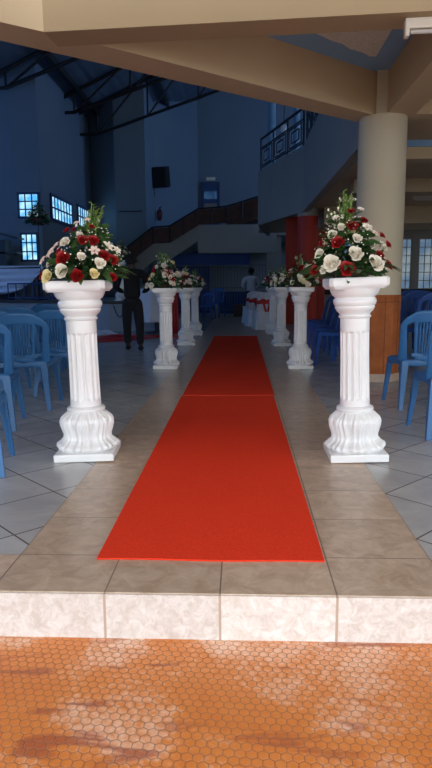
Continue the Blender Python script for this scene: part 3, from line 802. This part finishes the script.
# flower stand on the stage at the far left
fs = empty('flower_stand', (-5.50, 17.0, .66)); tag(fs, 'tall thin dark metal flower stand on the stage in front of the windows', 'flower stand')
MB().tube([(0, 0, .02), (0, 0, 2.08)], .010, 8).build('pole', M['steel'], fs)
MB().lathe([(.16, 2.07), (.17, 2.10)], 16).build('plate', M['steel'], fs)
for k in range(3):
    a = k*2*PI/3+.3
    MB().tube([(0, 0, .3), (.2*math.cos(a), .2*math.sin(a), .012)], .012, 6).build('leg', M['steel'], fs)
arrangement((-5.50, 17.0, .66+2.10), rand_items(18, 4, .36, .62), .40, .62, 10, 'dark bushy flower arrangement on the tall stand, in front of the lit windows at left', 1.5, 2)

# ------------------------------------------------------------------ blue plastic chairs
def smoothbox_leg(x, y, dx, dy, top, mname, root):
    """L section tapering leg"""
    mb = MB()
    tx, ty = x, y; bx_, by_ = x+dx, y+dy
    sx = 1 if x > 0 else -1; sy = 1 if y > 0 else -1
    def ring(cx, cy, w, z):
        t = .008+.004
        pts = [(0, 0), (-w, 0), (-w, -t), (-t, -t), (-t, -w), (0, -w)]
        return [mb.bm.verts.new((cx+sx*p[0], cy+sy*p[1], z)) for p in pts]
    rs = [ring(tx+(bx_-tx)*t, ty+(by_-ty)*t, .062-.028*t, top*(1-t)) for t in (0, .08, .5, 1)]
    for a, b in zip(rs, rs[1:]):
        for k in range(6): mb.bm.faces.new((a[k], a[(k+1) % 6], b[(k+1) % 6], b[k]))
    mb.bm.faces.new(rs[0]); mb.bm.faces.new(rs[-1][::-1])
    return mb.build('leg', M[mname], root, bevel=.002)

def make_chair(mname):
    root = empty('plastic_chair')
    SH = .44
    # seat: rounded slab with skirt
    mb = MB()
    def outline(s, n=40):
        pts = []
        for k in range(n):
            a = 2*PI*k/n; c, q = math.cos(a), math.sin(a); e = .35
            x = math.copysign(abs(c)**e, c)*.215*s; y = math.copysign(abs(q)**e, q)*.21*s
            x *= 1+.06*(y/.21)
            pts.append((x, y+.01))
        return pts
    rings = []
    for s, z in ((.99, SH-.055), (1.0, SH-.05), (1.01, SH-.012), (.97, SH), (.85, SH-.004), (.5, SH-.014), (.1, SH-.016)):
        rings.append([mb.bm.verts.new((x, y, z)) for x, y in outline(s)])
    for a, b in zip(rings, rings[1:]):
        for k in range(40): mb.bm.faces.new((a[k], a[(k+1) % 40], b[(k+1) % 40], b[k]))
    mb.bm.faces.new(rings[-1])
    mb.build('seat', M[mname], root, smooth=True, angle=50)
    # backrest sheet
    us = [-1, -.93, -.86, -.79, -.56, -.50, -.43, -.38, -.315, -.265, -.20, -.15, -.085, -.035, .035, .085, .15, .20, .265, .315, .38, .43, .50, .56, .79, .86, .93, 1]
    vs = [0, .05, .10, .16, .24, .34, .44, .54, .64, .72, .78, .82, .86, .90, .95, 1]
    def P(u, v):
        top = .455*(1-.26*abs(u)**3.2)
        z = SH-.02+v*top
        wid = .225+.02*v
        x = u*wid
        if abs(u) <= .56: x *= .80+.20*min(1, v/.8)
        elif abs(u) < .8: x *= .86+.14*min(1, v/.8)
        y = -.195-.115*v*(1-.15*v)+.075*abs(u)**2.2*(1-.2*v)
        return (x, y, z)
    slits = [(-.43, -.38), (-.315, -.265), (-.20, -.15), (-.085, -.035), (.035, .085), (.15, .20), (.265, .315), (.38, .43)]
    mb = MB(); g = {}
    def V(i, j):
        if (i, j) not in g: g[(i, j)] = mb.bm.verts.new(P(us[i], vs[j]))
        return g[(i, j)]
    for i in range(len(us)-1):
        uc = (us[i]+us[i+1])/2
        for j in range(len(vs)-1):
            vc = (vs[j]+vs[j+1])/2
            if .56 < abs(uc) < .79 and .02 < vc < .82: continue
            if any(a-.001 < uc < b+.001 for a, b in slits) and .10 < vc < .80: continue
            if abs(uc) < .56 and vc < .05: pass
            mb.bm.faces.new((V(i, j), V(i+1, j), V(i+1, j+1), V(i, j+1)))
    bk_ = mb.build('backrest', M[mname], root, smooth=True, solid=.012)
    MB().box((0, -.205, SH+.045), (.26, .012, .03)).build('back_rib', M[mname], bk_)
    for sx in (-1, 1):
        smoothbox_leg(sx*.205, -.19, sx*.035, -.07, SH-.012, mname, root)
        smoothbox_leg(sx*.222, .205, sx*.03, .045, SH-.012, mname, root)
    return root
chA = make_chair('chair'); chB = make_chair('chair_dark')
used = {'A': False, 'B': False}
def chair(x, y, deg, label, group, k='A', z=0, s=1.0):
    src = chA if k == 'A' else chB
    if used[k]: o = copy_tree(src)
    else: o = src; used[k] = True
    o.location = (x, y, z); o.rotation_euler = (0, 0, math.radians(deg)); o.scale = (s, s, s)
    tag(o, label, 'chair', group)
    return o
GL = 'blue plastic chairs left of the aisle'; GR = 'blue plastic chairs right of the aisle'
chair(-1.68, 3.62, 15, 'blue plastic chair cut by left edge, nearest of the left block', GL)
chair(-2.02, 4.78, 12, 'blue plastic chair at left edge, right behind the nearest left chair', GL)
chair(-1.97, 5.62, 5, 'blue plastic chair with full fan slatted back seen left of the near pedestal', GL)
chair(-2.52, 6.35, 8, 'blue plastic chair at far left, behind the fan backed one', GL)
chair(-1.90, 6.38, 6, 'blue plastic chair whose back peeks out just left of the near pedestal', GL)
chair(-2.08, 7.75, 8, 'blue plastic chair mostly hidden behind the near left pedestal', GL)
chair(-2.62, 7.3, 8, 'blue plastic chair in a rear row at left, top of back showing', GL)
chair(-3.15, 7.2, 8, 'blue plastic chair at left edge in the rear row', GL)
chair(-2.62, 8.4, 8, 'blue plastic chair in the last visible row at left', GL)
chair(1.605, 5.69, 3, 'blue plastic chair standing right of the cladded column', GR)
chair(1.545, 4.60, 0, 'blue plastic chair cut by right edge, nearest of the right block', GR)
# row behind the second right pedestal, facing the aisle
for k, (x, y) in enumerate(((1.36, 8.62), (1.38, 9.3), (1.40, 10.0), (1.42, 10.7), (1.44, 11.4))):
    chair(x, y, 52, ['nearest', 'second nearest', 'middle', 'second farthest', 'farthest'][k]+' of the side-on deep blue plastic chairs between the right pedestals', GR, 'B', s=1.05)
# chairs behind the column at right, backs above horizon
for k, (x, y) in enumerate(((2.55, 8.8), (3.1, 8.9), (2.75, 10.4), (3.3, 10.5), (3.1, 12.2), (3.75, 12.3))):
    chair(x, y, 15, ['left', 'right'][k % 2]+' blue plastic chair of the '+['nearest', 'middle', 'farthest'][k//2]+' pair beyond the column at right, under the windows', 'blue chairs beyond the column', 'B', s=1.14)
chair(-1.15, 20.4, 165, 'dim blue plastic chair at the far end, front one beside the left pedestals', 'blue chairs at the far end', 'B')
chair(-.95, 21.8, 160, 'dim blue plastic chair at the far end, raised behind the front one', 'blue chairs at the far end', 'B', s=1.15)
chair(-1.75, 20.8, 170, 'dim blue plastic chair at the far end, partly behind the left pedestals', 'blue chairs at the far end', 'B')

# ------------------------------------------------------------------ satin covered chairs with red bows
def covered():
    root = empty('covered_chair')
    mb = MB()
    def f(u, v):
        a = u*2*PI; c, s = math.cos(a), math.sin(a)
        rr_ = 1+(.05*math.sin(a*9)+.03*math.sin(a*15))*(1-v)+ .14*(1-v)
        x = math.copysign(abs(c)**.5, c)*.25*rr_; y = math.copysign(abs(s)**.5, s)*.25*rr_
        return (x, y, .46*v)
    mb.grid(f, 72, 8); mb.build('skirt', M['satin'], root, smooth=True)
    MB().box((0, 0, .465), (.49, .49, .03)).build('seat', M['satin'], root, bevel=.012)
    mb = MB()
    def b(u, v):
        x = (u*2-1)*(.235-.03*v); z = .46+v*.46*(1-.16*abs(u*2-1)**3)
        return (x, -.22-.09*v+.01*math.sin(u*20), z)
    mb.grid(b, 20, 8); bcv = mb.build('back_cover', M['satin'], root, smooth=True, solid=.05)
    mb = MB(); mb.box((0, -.27, .68), (.48, .09, .09))
    for s in (-1, 1):
        mb.ball((s*.09, -.34, .70), .075, 10, (1.3, .5, .8)); mb.box((s*.05, -.34, .55), (.05, .02, .22), Euler((0, s*.25, 0)).to_matrix())
    mb.ball((0, -.35, .70), .035, 8)
    mb.build('bow_sash', M['satin_red'], bcv, smooth=False)['label'] = 'red satin bow'
    return root
cc = covered()
for i, (x, y, a, lab) in enumerate(((.56, 15.7, 8, 'white satin covered chair with red bow, nearest beside the right pedestals'),
                                    (.38, 17.0, 10, 'white satin covered chair with red bow, middle of the covered row'),
                                    (.30, 18.4, 12, 'white satin covered chair with red bow, farthest of the covered row'))):
    o = cc if i == 0 else copy_tree(cc)
    o.location = (x, y, 0); o.rotation_euler = (0, 0, math.radians(a)); tag(o, lab, 'chair', 'satin covered chairs')

# table with white cloth beyond the left row
tb = empty('cloth_table', (-1.98, 14.4, 0)); tag(tb, 'small round table under a white cloth between the man in black and the pedestals', 'table')
mb = MB()
def tcf(u, v):
    a = u*2*PI; r = .42+.06*(1-v)+.03*math.sin(a*10)*(1-v)
    return (r*math.cos(a), r*math.sin(a), .28+.74*v)
mb.grid(tcf, 80, 8); mb.build('cloth', M['satin'], tb, smooth=True)
MB().lathe([(.42, 1.0), (.425, 1.02), (.40, 1.03)], 40).build('tabletop', M['satin'], tb, smooth=True)
MB().lathe([(.28, 0), (.28, .03), (.05, .06), (.05, 1.0)], 20).build('pedestal_leg', M['dark_wood'], tb)
rc = MB()
rc.grid(lambda u, v: (-1.56+.13*u, 13.95+.02*math.sin(u*14), .02+.95*v), 14, 6)
tag(rc.build('red_hanging_cloth', M['satin_red'], smooth=True, solid=.01), 'strip of red cloth hanging beside the white cloth table, behind the second left pedestal', 'cloth')
# red and white cloth heaped on the floor left of the man
mb = MB()
def heap(x0, y0, L, W, h, ang, seed):
    rr = random.Random(seed)
    m = MB()
    def f(u, v):
        x = (u-.5)*L; y = (v-.5)*W*(1-.5*abs(u-.5)); z = .012+h*math.sin(u*PI)*math.sin(v*PI)*(.6+.4*math.sin(u*17+v*9+seed))
        return (x0+x*math.cos(ang)-y*math.sin(ang), y0+x*math.sin(ang)+y*math.cos(ang), z)
    m.grid(f, 30, 12); return m
mb.bm.free()
tag(heap(-2.55, 12.9, 1.5, 1.1, .09, .75, 1).build('red_cloth', M['satin_red'], smooth=True, solid=.008), 'crumpled red cloth on the floor left of the man in black', 'cloth')
tag(heap(-3.25, 13.95, .9, .5, .13, .3, 3).build('white_cloth', M['satin'], smooth=True, solid=.008), 'crumpled white cloth on the floor behind the near left pedestal', 'cloth')
tag(MB().bx(-2.2, -1.25, 13.3, 13.75, .004, .012).build('red_rug', M['carpet']), 'strip of red carpet across the floor in front of the white cloth table', 'rug')
cbl = MB(); cbl.tube([(-3.15+.03*k+.0, 15.2, .62-.28*math.sin(k/10*PI)) for k in range(11)], .012, 6)
tag(cbl.build('hanging_cable', M['steel'], smooth=True), 'black cable looping down the grey stage front by the left pedestal', 'cable')
bk = MB().bx(-2.32, -1.75, 15.45, 15.95, .3, .55).build('brown_carton', M['brown_box'], bevel=.01); tag(bk, 'brown carton on the stage step behind the white cloth table', 'box')

# ------------------------------------------------------------------ people
def skin_mesh(name, nodes, edges, m, parent, sub=2):
    bm = bmesh.new(); lay = bm.verts.layers.skin.verify(); vs = []
    for i, (p, r) in enumerate(nodes):
        v = bm.verts.new(p); rr_ = r if isinstance(r, tuple) else (r, r); v[lay].radius = rr_; v[lay].use_root = (i == 0); vs.append(v)
    for a, b in edges: bm.edges.new((vs[a], vs[b]))
    me = bpy.data.meshes.new(name); bm.to_mesh(me); bm.free(); me.materials.append(M[m])
    o = bpy.data.objects.new(name, me); C.objects.link(o); o.parent = parent
    md = o.modifiers.new('k', 'SKIN'); md.use_smooth_shade = True
    md = o.modifiers.new('u', 'SUBSURF'); md.levels = sub; md.render_levels = sub
    return o
def person(loc, rz, h, label, top_m, bot_m, step=.08):
    root = empty('person', loc, rz); tag(root, label, 'person'); root.scale = (h/1.7*1.12, h/1.7*1.08, h/1.7)
    X = Vector
    # facing +y. joints
    hipL, hipR = (-.09, 0, .88), (.09, 0, .88)
    kL, kR = (-.10, .03+step*.3, .48), (.11, .02-step*.2, .48)
    aL, aR = (-.10, step, .09), (.12, -step, .09)
    shL, shR = (-.19, 0, 1.40), (.19, 0, 1.40)
    elL, elR = (-.26, .03, 1.13), (.26, .03, 1.13)
    wrL, wrR = (-.17, .22, 1.05), (.17, .22, 1.05)
    nodes = [((0, 0, .92), (.09, .07)), ((0, .0, 1.10), (.08, .06)), ((0, 0, 1.30), (.10, .06)), ((0, 0, 1.40), (.07, .05)), ((0, .01, 1.49), .052), ((0, .015, 1.56), (.072, .085)), ((0, .02, 1.63), (.074, .09)), ((0, .015, 1.68), .05),
             (hipL, .06), (kL, .045), (aL, .038), (hipR, .06), (kR, .045), (aR, .038),
             (shL, .04), (elL, .034), (wrL, .027), (shR, .04), (elR, .034), (wrR, .027),
             ((aL[0], aL[1]+.13, .035), .035), ((aR[0], aR[1]+.13, .035), .035)]
    edges = [(0, 1), (1, 2), (2, 3), (3, 4), (4, 5), (5, 6), (6, 7), (0, 8), (8, 9), (9, 10), (0, 11), (11, 12), (12, 13), (3, 14), (14, 15), (15, 16), (3, 17), (17, 18), (18, 19), (10, 20), (13, 21)]
    # hands: palm + fingers + thumb
    for wi, w in ((16, wrL), (19, wrR)):
        s = -1 if w[0] < 0 else 1
        pi_ = len(nodes); nodes.append(((w[0]-s*.01, w[1]+.06, w[2]), (.028, .016))); edges.append((wi, pi_))
        for f in range(4):
            b = len(nodes); off = (f-1.5)*.016; L = (.03, .036, .034, .026)[f]
            nodes.append(((w[0]-s*.01+off, w[1]+.10, w[2]+.004), .0085)); nodes.append(((w[0]-s*.01+off, w[1]+.10+L, w[2]-.012), .0075))
            edges += [(pi_, b), (b, b+1)]
        b = len(nodes); nodes.append(((w[0]-s*.035, w[1]+.075, w[2]+.01), .009)); edges.append((pi_, b))
    body = skin_mesh('body', nodes, edges, 'skin', root)
    # top garment
    tn = [((0, -.005, .90), (.155, .115)), ((0, 0, 1.08), (.145, .11)), ((0, -.005, 1.28), (.175, .12)), ((0, -.005, 1.40), (.12, .09)), ((0, 0, 1.465), (.066, .06)),
          ((-.20, 0, 1.385), .084), (elL, .055), ((-.18, .19, 1.06), .04), ((.20, 0, 1.385), .084), (elR, .055), ((.18, .19, 1.06), .04)]
    skin_mesh('jacket' if top_m == 'black_cloth' else 'shirt', tn, [(0, 1), (1, 2), (2, 3), (3, 4), (3, 5), (5, 6), (6, 7), (3, 8), (8, 9), (9, 10)], top_m, root)
    bn = [((0, 0, .98), (.14, .11)), ((0, 0, .86), (.15, .115)), ((hipL[0], 0, .80), .10), (kL, .077), ((aL[0], aL[1], .10), .062), ((hipR[0], 0, .80), .10), (kR, .077), ((aR[0], aR[1], .10), .062)]
    skin_mesh('trousers', bn, [(0, 1), (1, 2), (2, 3), (3, 4), (1, 5), (5, 6), (6, 7)], bot_m, root)
    for a in (aL, aR):
        mb = MB(); mb.ball((a[0], a[1]+.05, .045), .05, 16, (.95, 2.6, .9)); mb.build('shoe', M['black'], root, smooth=True)
    # face and hair
    mb = MB(); mb.ball((0, .0, 1.635), .098, 20, (.92, 1.06, 1.05)); o = mb.build('hair', M['hair'], root, smooth=True)
    for v in o.data.vertices:
        if v.co.y > .05 and v.co.z < 1.68: v.co.y = .05
    for s in (-1, 1):
        mb = MB(); mb.ball((s*.094, .02, 1.60), .022, 8, (.5, .8, 1.3)); mb.build('ear', M['skin'], body, smooth=True)
        mb = MB(); mb.ball((s*.032, .105, 1.61), .011, 8); mb.build('eye', M['enamel'], body, smooth=True)
    mb = MB(); mb.ball((0, .118, 1.585), .016, 8, (.8, 1, 1.5)); mb.build('nose', M['skin'], body, smooth=True)
    mb = MB(); mb.ball((0, .104, 1.545), .02, 8, (1.3, .5, .4)); mb.build('mouth', M['extinguisher'], body, smooth=True)
    return root
person((-1.87, 10.6, 0), math.radians(4), 1.60, 'person in black suit standing with back turned, arms bent in front, left of the aisle', 'black_cloth', 'trouser')
person((.30, 20.6, 0), math.radians(10), 1.62, 'distant person in white shirt and dark trousers at the end of the aisle', 'shirt', 'black_cloth', .03)

# ------------------------------------------------------------------ light
w = bpy.data.worlds.new('World'); scene.world = w; w.use_nodes = True
bg = w.node_tree.nodes['Background']
bg.inputs['Color'].default_value = (.87, .94, 1.0, 1); bg.inputs['Strength'].default_value = 3.1
def area(name, loc, rot, sx, sy, e, col):
    d = bpy.data.lights.new(name, 'AREA'); d.shape = 'RECTANGLE'; d.size = sx; d.size_y = sy; d.energy = e; d.color = col
    o = bpy.data.objects.new(name, d); C.objects.link(o); o.location = loc; o.rotation_euler = rot; return o
# daylight coming through the blue glazing high on the left of the hall, and the unseen low right windows
area('window_daylight_left', (-11.7, 11, 5.0), (0, math.radians(-90), 0), 4, 10, 420, (.19, .45, 1.0))
area('window_daylight_gallery', (11.5, 21, 6.3), (0, math.radians(90), 0), 3, 8, 420, (.28, .52, 1.0))  # added fill lamp to lighten the left and rear walls, no window here
area('window_daylight_right', (11.6, 15, 1.9), (0, math.radians(90), 0), 1.6, 6, 40, (.9, .92, 1.0))

# ------------------------------------------------------------------ camera
cam = bpy.data.cameras.new('Camera'); co = bpy.data.objects.new('Camera', cam); C.objects.link(co)
cam.sensor_fit = 'VERTICAL'; cam.sensor_height = 36; cam.lens = 620/768*36
yaw, pitch, roll = math.radians(2.4343), math.radians(9.0557), math.radians(-.4)
fw = Vector((-math.sin(yaw)*math.cos(pitch), math.cos(yaw)*math.cos(pitch), -math.sin(pitch)))
rt = Vector((math.cos(yaw), math.sin(yaw), 0)); up = rt.cross(fw)
r2 = rt*math.cos(roll)+up*math.sin(roll); u2 = up*math.cos(roll)-rt*math.sin(roll)
mw = Matrix((r2, u2, -fw)).transposed().to_4x4(); mw.translation = (0, 0, 1.1)
co.matrix_world = mw
cam.clip_start = .05; cam.clip_end = 200
scene.camera = co
scene.view_settings.view_transform = 'Standard'; scene.view_settings.look = 'None'
scene.view_settings.exposure = 0; scene.view_settings.gamma = 1
